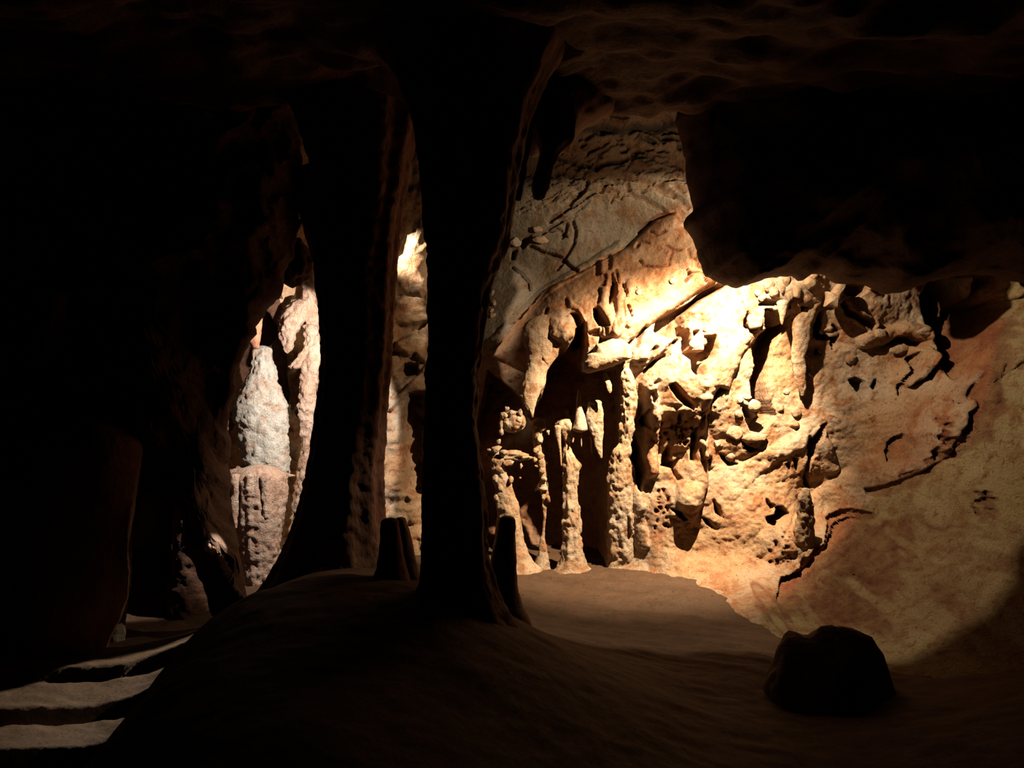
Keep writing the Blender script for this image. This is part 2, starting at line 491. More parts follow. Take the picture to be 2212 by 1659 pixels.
# big relief
P3 = np.stack([W1.P[:, 0], W1.P[:, 1], 0 * W1.P[:, 0]], -1)
pxW = CX + W1.P[:, 0] / W1.Y * FPX; pyW = CY - (W1.P[:, 1] - EYE) / W1.Y * FPX
_, _, in_slope = seg_dist(np.stack([pxW, pyW], -1), np.array([(2230, 560), (2170, 640), (2150, 760), (2120, 880), (2090, 970), (1960, 1040), (1860, 1085), (1790, 1160), (1740, 1230), (1680, 1300), (1700, 1400), (1690, 1700), (2600, 1700), (2600, 560)], float), True)
_, _, in_slab = seg_dist(np.stack([pxW, pyW], -1), np.array([(1000, 0), (1640, 0), (1540, 420), (1464, 452), (1418, 465), (1391, 498), (1358, 528), (1252, 584), (1186, 614), (1113, 697), (1000, 720)], float), True)
rel = 0.06 * fbm(P3 * 2.3, 3, 3) + 0.018 * billow(P3 * 5.5, 3, 11) + 0.020 * fbm(P3 * 15, 5, 21, 0.65)
relS = 0.05 * fbm(P3 * 2.0, 3, 3) + 0.020 * fbm(P3 * 11, 5, 22, 0.6)
relB = 0.05 * fbm(P3 * np.array([2.0, 2.6, 1]), 3, 3) + 0.012 * fbm(P3 * 14, 4, 22)
W1.Y += np.where(in_slope, relS, np.where(in_slab, relB, rel))

# --- slab: cracks and broken beds
for pts, r, h in [
    ([(720, 985), (738, 1050), (725, 1130), (700, 1200), (660, 1250), (610, 1310)], 0.016, -0.05),
    ([(440, 1155), (520, 1190), (600, 1215), (660, 1250), (740, 1312)], 0.02, -0.06),
    ([(320, 1290), (380, 1335), (430, 1380), (435, 1440)], 0.016, -0.05),
    ([(520, 1070), (570, 1030), (640, 990)], 0.016, -0.045),
    ([(560, 1060), (610, 1040), (680, 1090)], 0.012, -0.04), ([(680, 1010), (670, 1060), (650, 1085)], 0.02, -0.05),
    ([(1070, 750), (1090, 800), (1130, 820), (1190, 830), (1230, 870), (1280, 900), (1330, 940)], 0.018, -0.06),
    ([(1275, 765), (1320, 795), (1380, 820), (1430, 850), (1475, 895)], 0.02, -0.06),
    ([(1370, 765), (1410, 785), (1450, 795)], 0.015, -0.05), ([(1360, 725), (1400, 715), (1440, 720)], 0.015, -0.05),
    ([(650, 670), (760, 690), (850, 700), (950, 690), (1060, 700), (1130, 720), (1240, 750)], 0.016, -0.05),
    ([(820, 720), (790, 790), (720, 835), (690, 890), (640, 920), (560, 995)], 0.022, -0.05),
    ([(1160, 1065), (1190, 1010), (1230, 970), (1300, 945)], 0.022, -0.07),
    ([(600, 560), (700, 590), (800, 620), (880, 640)], 0.018, -0.05), ([(880, 620), (960, 600), (1060, 590), (1140, 545)], 0.018, -0.06),
    ([(1190, 445), (1240, 485)], 0.016, -0.05), ([(980, 280), (1040, 305), (1090, 300)], 0.012, 0.04),
    ([(690, 900), (900, 790), (960, 780), (1010, 800)], 0.012, -0.04), ([(960, 860), (980, 820), (1040, 840)], 0.012, -0.04)]:
    W1.line('A', pts, r, h, clay=0.5, wob=0.02)
r2 = random.Random(4)
for k in range(150):
    x = r2.uniform(560, 1470); y = r2.uniform(410, 830)
    if x < 700 and y < 520: continue
    a = math.radians(r2.gauss(-8 + (x - 1000) * 0.045, 22)); l = r2.uniform(15, 80)
    W1.line('A', [(x - l * math.cos(a), y - l * math.sin(a)), (x, y + r2.uniform(-6, 6)), (x + l * math.cos(a), y + l * math.sin(a))],
            [0.004, r2.uniform(0.008, 0.018), 0.004], -r2.uniform(0.015, 0.05) if r2.random() < 0.7 else r2.uniform(0.01, 0.03), clay=0.25, wob=0.03)
for k in range(50):
    x = r2.uniform(330, 800); y = r2.uniform(650, 1000)
    W1.line('A', [(x - 25, y + 14), (x, y), (x + 30, y - 16)], 0.01, -0.02, wob=0.03)
W1.poly('A', [(700, 350), (900, 250), (1100, 180), (1380, 200), (1400, 330), (1300, 400), (1100, 390), (900, 400)], -0.12, soft=0.12, clay=0.35)

# --- orange flowstone drapery above the ledge
W1.poly('P', [(1060, 770), (1090, 725), (1135, 680), (1186, 618), (1252, 586), (1318, 550), (1358, 530), (1391, 500), (1418, 467), (1470, 448), (1540, 520), (1560, 600), (1497, 640), (1424, 690), (1360, 740), (1310, 760), (1260, 790), (1215, 760), (1190, 800), (1130, 800)], 0.22, round_=0.14)
W1.line('B', [(240, 600), (420, 430), (600, 250), (720, 130), (860, 40), (1000, -40), (1180, -140), (1400, -290)], 0.05, 0.05)
for pts, r, h in [
    ([(1250, 10), (1230, 100)], 0.022, -0.05), ([(1325, 80), (1312, 170), (1285, 250)], [0.01, 0.028, 0.006], -0.12), ([(1350, -40), (1360, 80)], 0.012, -0.05),
    ([(1405, 90), (1435, 190)], [0.018, 0.01], -0.09), ([(1440, 270), (1485, 365)], 0.012, -0.06),
    ([(1270, 0), (1250, 160), (1230, 290), (1300, 400), (1310, 540)], 0.04, 0.06), ([(1370, 0), (1380, 200), (1400, 330), (1350, 500)], 0.045, 0.06), ([(1480, 60), (1450, 230), (1470, 420)], 0.04, 0.04),
    ([(930, 210), (960, 270), (1030, 300), (1060, 400)], 0.02, 0.03), ([(720, 470), (715, 380), (745, 300)], 0.016, -0.06),
    ([(1200, -130), (1180, 0)], 0.02, -0.04), ([(1300, -190), (1290, -60)], 0.02, -0.05), ([(1240, -150), (1230, -20)], 0.02, 0.04),
    ([(1950, 60), (1990, 10), (1960, -40)], 0.012, -0.06), ([(1500, 560), (1470, 620), (1500, 680)], 0.012, -0.05)]:
    W1.line('B', pts, r, h, clay=0.3)
for pts in [[(1430, 1200), (1440, 1250), (1480, 1265), (1490, 1215)], [(1480, 1265), (1490, 1310), (1540, 1330), (1600, 1335)], [(1420, 1400), (1440, 1350), (1520, 1345), (1550, 1400)],
            [(1120, 1270), (1150, 1310), (1210, 1320), (1300, 1310), (1330, 1230)], [(1330, 940), (1410, 1000), (1430, 1010)], [(1190, 1160), (1130, 1150), (1110, 1190)], [(1210, 1070), (1240, 1100), (1290, 1080)], [(1290, 1180), (1340, 1220), (1380, 1210)]]:
    W1.line('A', pts, 0.012, -0.045, clay=0.6, wob=0.02)
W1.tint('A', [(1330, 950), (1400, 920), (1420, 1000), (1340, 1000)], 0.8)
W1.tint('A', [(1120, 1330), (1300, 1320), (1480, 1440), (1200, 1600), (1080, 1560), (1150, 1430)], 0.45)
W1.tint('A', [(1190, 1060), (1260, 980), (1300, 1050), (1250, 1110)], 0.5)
# boss above the tusk
W1.poly('B', [(720, 330), (880, 290), (985, 340), (1000, 450), (990, 540), (900, 590), (760, 550), (720, 450)], 0.12, round_=0.16)
# ledge of the bright mass
W1.poly('C', [(60, 800), (200, 720), (300, 480), (560, 330), (800, 180), (1000, 60), (1400, 40), (1620, 60), (1600, 330), (1500, 480), (1300, 520), (1180, 640), (1040, 640), (980, 720), (880, 850), (800, 1050), (760, 1170), (640, 1180), (560, 1320), (420, 1400), (200, 1500), (0, 1500), (-60, 1100)], 0.10, round_=0.25)
W1.line('C', [(-80, 900), (60, 860), (200, 720), (320, 600)], 0.05, 0.06)
for k in range(9):
    W1.line('C', [(-40 + k * 26, 1010 - k * 20), (60 + k * 22, 900 - k * 18), (150 + k * 20, 780 - k * 12)], 0.008, -0.03, wob=0.02, clay=0.25)
for k in range(6):
    W1.line('C', [(400 + k * 20, 420 - k * 12), (520 + k * 20, 340 - k * 14), (620 + k * 18, 270 - k * 10)], 0.008, -0.03, wob=0.02, clay=0.3)

# --- hollows, many cut in the outline of shadow patches to hold that shade
D = -1
holl = [
 ('P', [(1219, 766), (1236, 735), (1240, 712), (1258, 700), (1264, 750), (1258, 790), (1268, 806), (1310, 796), (1335, 800), (1342, 835), (1343, 900), (1340, 965), (1320, 990), (1312, 1060), (1314, 1120), (1306, 1190), (1310, 1222), (1260, 1222), (1215, 1222), (1170, 1215), (1120, 1212), (1060, 1205), (1020, 1190), (1010, 1000), (1040, 880), (1055, 800), (1090, 830), (1125, 860), (1140, 900), (1160, 890), (1180, 835), (1178, 810), (1200, 775)], -0.45),
 ('B', [(955, 340), (1030, 340), (1070, 420), (1085, 490), (1070, 600), (1010, 640), (1000, 540), (1005, 450), (985, 390)], -0.16),
 ('B', [(1150, 300), (1190, 295), (1250, 400), (1275, 450), (1200, 445), (1160, 380)], -0.14),
 ('B', [(1095, 500), (1220, 465), (1210, 540), (1120, 535)], -0.08), ('B', [(1200, 545), (1285, 560), (1270, 600), (1195, 600)], -0.1),
 ('B', [(700, 490), (770, 550), (730, 570), (695, 530)], -0.09), ('B', [(635, 640), (685, 605), (690, 690), (650, 690)], -0.07),
 ('B', [(1530, 620), (1560, 500), (1620, 430), (1650, 435), (1590, 540), (1560, 630)], -0.12), ('B', [(1640, 760), (1650, 690), (1720, 610), (1740, 620), (1690, 700)], -0.1),
 ('C', [(60, 640), (90, 540), (250, 450), (400, 370), (560, 250), (640, 215), (670, 235), (420, 410), (310, 490), (320, 600), (300, 690), (190, 705)], -0.3),
 ('C', [(300, 600), (350, 650), (380, 740), (370, 830), (490, 830), (500, 690), (590, 690), (612, 800), (600, 880), (520, 940), (505, 1050), (430, 1040), (390, 1000), (380, 900), (310, 840)], -0.34),
 ('C', [(395, 650), (440, 645), (450, 690), (400, 695)], -0.12),
 ('C', [(840, 560), (868, 480), (895, 520), (885, 580), (960, 612), (870, 625), (838, 600)], -0.16),
 ('C', [(1025, 460), (1120, 480), (1195, 590), (1255, 500), (1240, 610), (1120, 790), (1112, 880), (1100, 960), (1080, 1100), (1100, 1280), (1145, 1400), (1120, 1450), (1000, 1545), (920, 1520), (880, 1460), (840, 1310), (900, 1320), (960, 1440), (1035, 1330), (935, 1250), (940, 1100), (970, 960), (940, 800), (1005, 680), (1045, 640)], -0.42),
 ('C', [(970, 415), (1060, 355), (1165, 385), (1140, 430), (1050, 430)], -0.13), ('C', [(1175, 385), (1235, 385), (1235, 445), (1185, 430)], -0.12),
 ('C', [(1335, 425), (1385, 445), (1422, 560), (1400, 580), (1355, 500)], -0.14),
 ('C', [(185, 1130), (230, 1105), (300, 1180), (405, 1310), (395, 1345), (320, 1315), (250, 1240)], -0.17),
 ('C', [(5, 1200), (40, 1170), (68, 1240), (50, 1300), (12, 1275)], -0.13), ('C', [(255, 1380), (295, 1365), (285, 1445), (252, 1440)], -0.08),
 ('C', [(590, 1245), (640, 1150), (695, 1180), (655, 1195), (590, 1280)], -0.12),
 ('G', [(365, 380), (368, 300), (385, 150), (480, -20), (425, 120), (412, 280), (405, 385)], -0.2),
 ('C', [(1485, 690), (1490, 590), (1525, 480), (1570, 455), (1560, 560), (1545, 640), (1600, 675), (1650, 715), (1530, 715)], -0.2),
 ('C', [(1655, 590), (1725, 630), (1705, 720), (1672, 800), (1655, 740)], -0.14), ('C', [(1505, 830), (1525, 800), (1545, 850), (1520, 860)], -0.08),
 ('C', [(1700, 410), (1735, 370), (1800, 460), (1900, 510), (2010, 550), (2040, 590), (2010, 640), (1960, 610), (1850, 540), (1770, 500)], -0.2),
 ('C', [(1735, 295), (1790, 205), (1945, 215), (1965, 270), (1900, 315), (1790, 330)], -0.25),
 ('C', [(1805, 1080), (1860, 1065), (1935, 1095), (1962, 1170), (1930, 1260), (1875, 1180), (1820, 1115)], -0.16), ('C', [(2005, 1145), (2050, 1075), (2072, 1110), (2040, 1165)], -0.12),
 ('D', [(635, 690), (690, 635), (800, 625), (880, 655), (960, 665), (920, 725), (860, 715), (780, 665), (700, 665)], -0.2),
 ('D', [(795, 800), (850, 755), (885, 820), (870, 905), (800, 975), (765, 1050), (740, 1115), (730, 1060), (755, 980), (810, 920)], -0.18),
 ('D', [(1035, 600), (1100, 590), (1145, 680), (1130, 775), (1050, 865), (1015, 975), (945, 965), (1000, 880), (1050, 800), (1080, 700)], -0.24),
 ('D', [(600, 1560), (680, 1460), (770, 1425), (835, 1480), (835, 1600), (750, 1655), (620, 1645)], -0.1), ('D', [(950, 1560), (990, 1520), (1060, 1620), (1010, 1640)], -0.1),
 ('G', [(120, 445), (148, 290), (180, 245), (212, 280), (205, 390), (225, 420), (268, 375), (245, 475), (200, 465)], -0.2), ('G', [(220, 480), (250, 480), (295, 550), (270, 580)], -0.1),
 ('G', [(1445, 170), (1482, 200), (1520, 120), (1590, 60), (1575, 130), (1510, 260), (1522, 345), (1480, 380), (1440, 500), (1440, 655), (1408, 600), (1405, 530), (1450, 400), (1440, 260)], -0.2),
 ('G', [(1320, 370), (1360, 385), (1348, 490), (1328, 440)], -0.12), ('G', [(1252, 430), (1285, 415), (1278, 468)], -0.09),
 ('G', [(1055, 905), (1130, 880), (1150, 815), (1210, 812), (1245, 870), (1212, 935), (1140, 975), (1068, 945)], -0.35), ('G', [(1060, 735), (1095, 770), (1140, 795), (1105, 830), (1065, 770)], -0.1),
 ('G', [(200, 815), (280, 845), (345, 915), (305, 915)], -0.13), ('G', [(500, 905), (555, 925), (590, 1005), (535, 975)], -0.13), ('G', [(590, 745), (655, 830), (680, 905), (620, 870)], -0.14),
 ('G', [(640, 335), (700, 360), (740, 405), (800, 430), (720, 440), (665, 385)], -0.12), ('G', [(830, 200), (900, 260), (980, 290), (920, 310), (845, 255)], -0.12),
 ('G', [(1600, 1175), (1700, 1045), (1850, 935), (1895, 935), (1800, 1055), (1700, 1155), (1640, 1205)], -0.2),
 ('E', [(1495, 300), (1520, 140), (1600, 300), (1645, 450), (1640, 530), (1600, 670), (1575, 640), (1555, 460), (1495, 340)], -0.25),
 ('B', [(1580, 1270), (1650, 1170), (1650, 1345), (1610, 1330)], -0.14), ('B', [(1640, 970), (1750, 910), (1755, 925), (1660, 985)], -0.06),
 ('A', [(320, 1180), (350, 1175), (340, 1240), (315, 1240)], -0.08), ('A', [(370, 1140), (400, 1090), (450, 1080), (430, 1130), (390, 1165)], -0.09)]
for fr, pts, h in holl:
    W1.poly(fr, pts, h, clay=0.3 if h > -0.43 else 0.6)  # clay tint; big recess reddened further to paint in its shade
W1.poly('D', [(940, 300), (1050, 140), (1200, 350), (1500, 350), (1640, 400), (1620, 560), (1500, 780), (1320, 880), (1200, 960), (1140, 780), (1050, 590), (980, 500)], -0.38, soft=0.10, clay=0.9)  # clay here is red stain plus shade; hollow deepened to darken it
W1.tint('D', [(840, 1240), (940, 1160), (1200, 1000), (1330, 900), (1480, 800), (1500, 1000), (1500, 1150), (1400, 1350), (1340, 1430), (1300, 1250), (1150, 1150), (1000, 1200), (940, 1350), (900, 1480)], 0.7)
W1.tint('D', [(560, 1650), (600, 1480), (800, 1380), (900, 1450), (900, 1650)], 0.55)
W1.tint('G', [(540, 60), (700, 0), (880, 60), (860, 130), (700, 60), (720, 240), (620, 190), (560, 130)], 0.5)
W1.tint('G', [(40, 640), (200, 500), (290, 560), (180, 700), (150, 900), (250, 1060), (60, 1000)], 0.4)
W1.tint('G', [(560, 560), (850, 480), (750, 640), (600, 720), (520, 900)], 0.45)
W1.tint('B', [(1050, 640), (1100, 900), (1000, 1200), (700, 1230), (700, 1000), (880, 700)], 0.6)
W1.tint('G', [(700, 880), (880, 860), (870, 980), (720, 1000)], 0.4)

# --- ridges, ribs and bosses of the lower wall
for fr, pts, r, h in [
    ('E', [(1690, -250), (1700, 0), (1700, 250), (1680, 480)], [0.05, 0.06, 0.06, 0.08], 0.13),
    ('E', [(1440, -20), (1420, 300), (1400, 650), (1390, 1000)], [0.05, 0.07, 0.09, 0.12], 0.14),
    ('E', [(1600, 700), (1560, 900), (1600, 1150)], 0.07, 0.06),
    ('G', [(130, 60), (240, 180), (350, 60)], 0.14, 0.06), ('G', [(460, 250), (460, 420), (420, 600), (380, 760)], [0.05, 0.09, 0.12, 0.1], 0.12),
    ('G', [(540, 330), (500, 150), (490, 0), (540, -150)], 0.05, 0.1),
    ('G', [(1350, 250), (1000, 420), (880, 530), (740, 670)], 0.07, 0.02), ('G', [(1700, 40), (1450, 160), (1200, 300), (1000, 420)], 0.07, 0.015),
    ('G', [(1560, 150), (1620, 300), (1680, 480)], 0.05, 0.05), ('D', [(480, 660), (650, 620), (830, 560), (1030, 590)], 0.06, 0.08),
    ('D', [(960, 740), (1000, 800), (920, 920), (840, 1010)], [0.06, 0.08, 0.06, 0.03], 0.12), ('D', [(250, 330), (400, 450), (540, 540)], 0.05, 0.06),
    ('D', [(1330, 150), (1290, 280), (1270, 420)], [0.03, 0.05, 0.02], 0.2), ('D', [(1640, 160), (1600, 260), (1530, 340)], [0.05, 0.09, 0.04], 0.16),
    ('D', [(1350, 880), (1230, 1000), (1190, 1120)], 0.05, 0.07), ('D', [(1660, 420), (1600, 650), (1520, 830), (1490, 1130)], 0.035, 0.05),
    ('B', [(1360, 700), (1480, 660), (1620, 640), (1800, 600)], 0.09, 0.07), ('B', [(1480, 820), (1600, 760), (1640, 700)], 0.06, 0.05)]:
    W1.line(fr, pts, r, h)
W1.poly('D', [(950, 1220), (1100, 1160), (1260, 1180), (1350, 1300), (1240, 1450), (1200, 1580), (1000, 1580), (940, 1400)], 0.1, round_=0.2)
W1.poly('G', [(150, 640), (300, 560), (480, 600), (520, 800), (420, 960), (200, 900)], 0.08, round_=0.2)
W1.poly('G', [(1000, 1080), (1100, 960), (1300, 900), (1340, 1200), (1100, 1300), (980, 1250)], 0.08, round_=0.2)
W1.tint('P', [(1640, 1330), (1690, 1260), (1760, 1215), (1800, 1180), (1840, 1180), (1800, 1250), (1790, 1320), (1730, 1360), (1640, 1380)], 0.95, soft=0.05, wob=0.25)
W1.tint('P', [(1800, 1200), (1900, 1130), (1960, 1160), (1930, 1260), (1840, 1330), (1780, 1300)], 0.5, soft=0.1, wob=0.35)
W1.tint('P', [(1980, 1240), (2120, 1220), (2130, 1300), (2000, 1330)], 0.4, soft=0.1, wob=0.35)
for k in range(90):      # rusty blotches, thickest along the foot of the slope
    u = r2.random() ** 1.8
    t = r2.random()
    x = 1700 + 330 * t + u * 420; y = 1330 - 270 * t + u * 60 + r2.uniform(-40, 60)
    rx_, ry_ = r2.uniform(8, 34), r2.uniform(6, 20)
    W1.tint('P', [(x + rx_ * math.cos(a) * r2.uniform(0.6, 1.2) - ry_ * math.sin(a) * 0.5, y + ry_ * math.sin(a) * r2.uniform(0.6, 1.2) - rx_ * math.cos(a) * 0.4) for a in [i * math.pi / 4 for i in range(8)]], r2.uniform(0.25, 0.7), soft=0.03, wob=0.12)
for k in range(230):   # porous pitting on the knobbly parts of the wall
    q = r2.choice([('D', 1000, 1250, 1100, 1500), ('G', 60, 640, 180, 1000), ('G', 1060, 1030, 1260, 1330), ('G', 60, 20, 400, 250), ('C', 330, 480, 540, 560), ('H', 560, 640, 940, 1300), ('H', 280, 1100, 700, 1300), ('H', 1700, 380, 1850, 560)])
    x = r2.uniform(q[1], q[3]); y = r2.uniform(q[2], q[4]); s = r2.uniform(4, 14)
    W1.line(q[0], [(x, y), (x + r2.uniform(-s, s), y + r2.uniform(0, 2 * s))], r2.uniform(0.007, 0.014), -r2.uniform(0.012, 0.035), clay=0.7, wob=0.0)
for pts in ([(620, 850), (740, 780), (800, 840), (860, 900), (740, 960), (640, 900)], [(510, 1080), (600, 1090), (620, 1200), (550, 1230)], [(1080, 950), (1150, 930), (1160, 1030), (1080, 1060)],
            [(950, 650), (1030, 640), (1010, 720), (950, 710)], [(1220, 640), (1330, 780), (1250, 760)], [(260, 1160), (330, 1100), (450, 1200), (420, 1290), (330, 1230)], [(840, 870), (930, 810), (940, 830), (850, 890)],
            [(760, 960), (880, 950), (860, 1000), (780, 1010)], [(720, 780), (790, 720), (830, 820), (740, 880)], [(1430, 1100), (1550, 1080), (1540, 1160), (1440, 1140)], [(500, 1000), (620, 860), (600, 1000)]):
    W1.poly('H', pts, -0.02, soft=0.05, wob=0.05, clay=0.9)
S = [(2230, 560), (2190, 600), (2170, 640), (2165, 700), (2150, 760), (2135, 820), (2120, 880), (2100, 940), (2060, 990), (1960, 1040), (1900, 1060), (1850, 1115), (1795, 1180), (1740, 1240), (1680, 1300), (1640, 1330), (1640, 1800), (2700, 1800), (2700, 560)]
SLAB = [(900, 0), (1640, 0), (1640, 300), (1540, 420), (1464, 452), (1418, 465), (1391, 498), (1358, 528), (1318, 548), (1252, 584), (1186, 614), (1135, 676), (1100, 712), (1060, 760), (1020, 760), (900, 760)]
DRAPE = [(1060, 760), (1100, 712), (1135, 676), (1186, 614), (1252, 584), (1318, 548), (1358, 528), (1391, 498), (1418, 465), (1464, 452), (1500, 520), (1545, 600), (1497, 640), (1424, 690), (1360, 725), (1310, 745), (1262, 745), (1230, 765), (1190, 800), (1120, 800), (1060, 800)]
W1.poly('P', [(x if x < 2300 else 2500, y) for x, y in S if y < 1700], 0.07, round_=0.10)
W1.line('P', [(2165, 690), (2135, 830), (2095, 945), (1960, 1045), (1900, 1065)], 0.04, -0.04, clay=0.6, wob=0.05)
W1.line('P', [(1690, 1300), (1740, 1238), (1795, 1178), (1862, 1108)], [0.03, 0.06, 0.06, 0.04], -0.09, clay=0.9, wob=0.05)
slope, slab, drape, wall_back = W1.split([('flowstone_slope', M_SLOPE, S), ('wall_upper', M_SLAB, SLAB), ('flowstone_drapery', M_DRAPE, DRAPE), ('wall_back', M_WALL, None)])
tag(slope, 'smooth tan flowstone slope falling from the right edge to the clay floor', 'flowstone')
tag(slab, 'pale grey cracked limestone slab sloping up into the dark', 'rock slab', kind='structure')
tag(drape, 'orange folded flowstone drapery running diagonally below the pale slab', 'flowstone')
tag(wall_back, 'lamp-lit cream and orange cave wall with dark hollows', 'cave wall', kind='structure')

# ---- far and left face behind the columns
W2 = Face([
    (0, 100, 4.6), (0, 500, 4.7), (0, 900, 4.9), (0, 1300, 5.3), (100, 700, 5.1), (250, 650, 5.4), (250, 300, 5.0), (300, 420, 5.3), (450, 600, 5.7), (450, 300, 5.4),
    (600, 500, 5.9), (600, 300, 5.6), (150, 1000, 5.2), (250, 950, 5.5), (420, 1000, 6.3), (330, 1200, 6.6), (450, 1150, 6.4), (100, 1250, 5.3), (230, 1380, 5.6), (330, 1380, 6.2),
    (560, 800, 7.0), (560, 1100, 6.9), (660, 800, 6.95), (650, 620, 6.75), (760, 700, 7.1), (880, 560, 6.9), (880, 700, 7.15), (880, 900, 7.1), (880, 1100, 7.0), (890, 1230, 6.9), (980, 700, 7.4), (980, 1100, 7.3), (760, 300, 6.2), (950, 300, 6.5), (480, 1280, 6.3)],
    -4.2, -0.45, -0.12, 3.9, 0.0145)
P3 = np.stack([W2.P[:, 0], W2.P[:, 1], 0 * W2.P[:, 0]], -1)
W2.Y += 0.16 * fbm(P3 * 2.0, 3, 71) + 0.09 * billow(P3 * 4.2, 3, 72) + 0.02 * fbm(P3 * 17, 4, 73)
for fr, pts, h in [
    ('P', [(335, 700), (400, 665), (480, 655), (560, 660), (600, 720), (610, 900), (500, 880), (450, 900), (330, 960), (240, 980), (240, 930), (300, 880), (310, 800)], -0.5),
    ('P', [(300, 1040), (330, 1035), (380, 1090), (410, 1110), (440, 1180), (490, 1290), (480, 1420), (280, 1420), (275, 1320), (285, 1150)], -0.6),
    ('P', [(130, 670), (200, 660), (225, 720), (190, 760), (215, 880), (190, 900), (150, 790)], -0.3),
    ('P', [(20, 800), (150, 800), (180, 1000), (30, 1020)], -0.2),
    ('J', [(420, 740), (450, 705), (500, 710), (505, 745), (450, 765)], -0.2), ('J', [(470, 830), (530, 820), (530, 1000), (530, 1250), (450, 1240), (465, 1150), (440, 1050), (440, 930)], -0.22),
    ('J', [(410, 540), (540, 530), (535, 590), (480, 580), (420, 600)], -0.12)]:
    W2.poly(fr, pts, h, soft=0.05, clay=0.2)
for pts in ([(380, 890), (470, 810), (550, 720)], [(400, 640), (480, 640), (540, 690)], [(420, 620), (470, 660)]):
    W2.line('J', pts, 0.03, 0.07)
W2.poly('K', [(720, 560), (780, 430), (870, 410), (960, 480), (990, 560), (960, 680), (880, 760), (760, 730)], 0.16, round_=0.2)
W2.poly('K', [(280, 700), (350, 640), (460, 700), (440, 800), (330, 930), (250, 930)], 0.2, round_=0.2)
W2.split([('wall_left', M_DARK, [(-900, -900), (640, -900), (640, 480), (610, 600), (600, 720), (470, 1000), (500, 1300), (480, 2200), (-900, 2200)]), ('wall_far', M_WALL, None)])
tag(bpy.data.objects['wall_left'], 'dim brown cave wall with a dark low passage at left', 'cave wall', kind='structure')
tag(bpy.data.objects['wall_far'], 'far cave wall seen between the two big columns', 'cave wall', kind='structure')

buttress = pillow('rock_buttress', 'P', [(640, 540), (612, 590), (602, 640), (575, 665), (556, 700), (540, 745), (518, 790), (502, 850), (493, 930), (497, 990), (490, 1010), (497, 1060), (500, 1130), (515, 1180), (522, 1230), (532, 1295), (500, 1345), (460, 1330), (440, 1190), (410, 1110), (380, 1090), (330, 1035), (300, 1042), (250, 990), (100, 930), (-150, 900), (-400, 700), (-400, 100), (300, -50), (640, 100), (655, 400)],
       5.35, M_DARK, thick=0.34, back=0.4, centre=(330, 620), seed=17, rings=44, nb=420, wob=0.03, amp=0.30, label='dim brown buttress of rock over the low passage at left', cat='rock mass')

loft('added_shade_pier', 'P', [(450, 380, 480), (900, 390, 482), (1100, 390, 478), (1250, 380, 486), (1400, 370, 500)], 6.0, M_DARK, amp=0.06, fine=0.02, seed=19, depth=1.9, seg=64, parent=buttress)  # added pier, blocks the left lamp so the passage stays dark

# ---- floor with the raised clay bank that carries the columns
FC = [(0.2, 6.9, 0.07), (-0.3, 6.2, 0.12), (2.0, 6.2, 0.13), (1.2, 6.4, 0.13), (2.0, 5.75, 0.0), (2.4, 5.0, -0.06), (0.8, 6.8, 0.1), (1.0, 5.8, 0.03), (1.85, 5.2, -0.02), (0.6, 5.6, 0), (1.5, 4.8, 0), (0.8, 4.8, 0.03), (1.5, 4.0, -0.02), (1.0, 3.4, 0), (2.2, 3.5, 0.1), (1.2, 2.6, -0.05), (1.0, 1.0, 0), (3.2, 3.4, 0.25), (3.5, 5.0, 0.2),
      (-0.24, 3.9, 0.55), (-0.64, 4.4, 0.54), (-1.3, 4.9, 0.45), (-1.45, 4.5, 0.40), (-1.57, 4.2, 0.375), (-1.62, 3.9, 0.306), (-1.557, 3.3, 0.24), (-1.55, 3.0, 0.18), (-0.8, 3.5, 0.52), (-0.8, 2.8, 0.40), (-0.8, 2.0, 0.2), (-0.8, 1.0, 0.0),
      (-2.0, 5.4, 0.0), (-2.3, 4.8, 0), (-2.5, 4.2, 0), (-2.25, 3.7, 0), (-3.0, 3.5, 0), (-2.5, 2.5, 0), (-3.0, 5.0, 0), (-3.5, 4.5, 0), (-1.95, 4.4, 0.04), (-1.85, 3.9, 0.03), (-1.78, 3.3, 0.0), (-1.78, 2.9, 0.0), (-1.8, 5.8, 0.1), (-2.0, 6.6, 0.1), (-1.0, 6.4, 0.2), (-0.6, 5.6, 0.35), (-4.3, 2.0, 0), (4, 2, 0.1), (-2, 0.5, 0), (2, 0.5, 0), (-4.3, 6.5, 0),
      (0.01, 4.2, 0.40), (0.236, 4.4, 0.216), (0.55, 4.3, 0.125), (-0.09, 3.4, 0.395), (-0.01, 3.0, 0.26), (0.15, 5.0, 0.1), (0.05, 5.6, 0.06)]
ft = TPS([(a, b) for a, b, c in FC], [c for a, b, c in FC], reg=0.003)
nx, ny = 440, 400
GX, GY = np.meshgrid(np.linspace(-4.4, 4.0, nx), np.linspace(0.0, 7.5, ny))
GP = np.stack([GX.ravel(), GY.ravel()], -1)
gz = ft(GP)
G3 = np.stack([GP[:, 0], GP[:, 1], 0 * gz], -1)
gz += 0.02 * fbm(G3 * 2.2, 3, 5) + 0.009 * fbm(G3 * np.array([9, 16, 1]), 4, 6)
# steps added at left, shaped to break the lit path into dark bands
for yd, hd in ((4.62, 0.065), (4.22, 0.065), (3.86, 0.14)):
    yy = GP[:, 1] - yd - 0.28 * (GP[:, 0] + 2.3) - 0.06 * fbm(np.stack([GP[:, 0] * 3.2, 0 * gz, 0 * gz + yd], -1), 3, 15)
    gz += hd * (sstep(yy / 0.04) - 1.0) * sstep((-GP[:, 0] - 1.7) / 0.2)
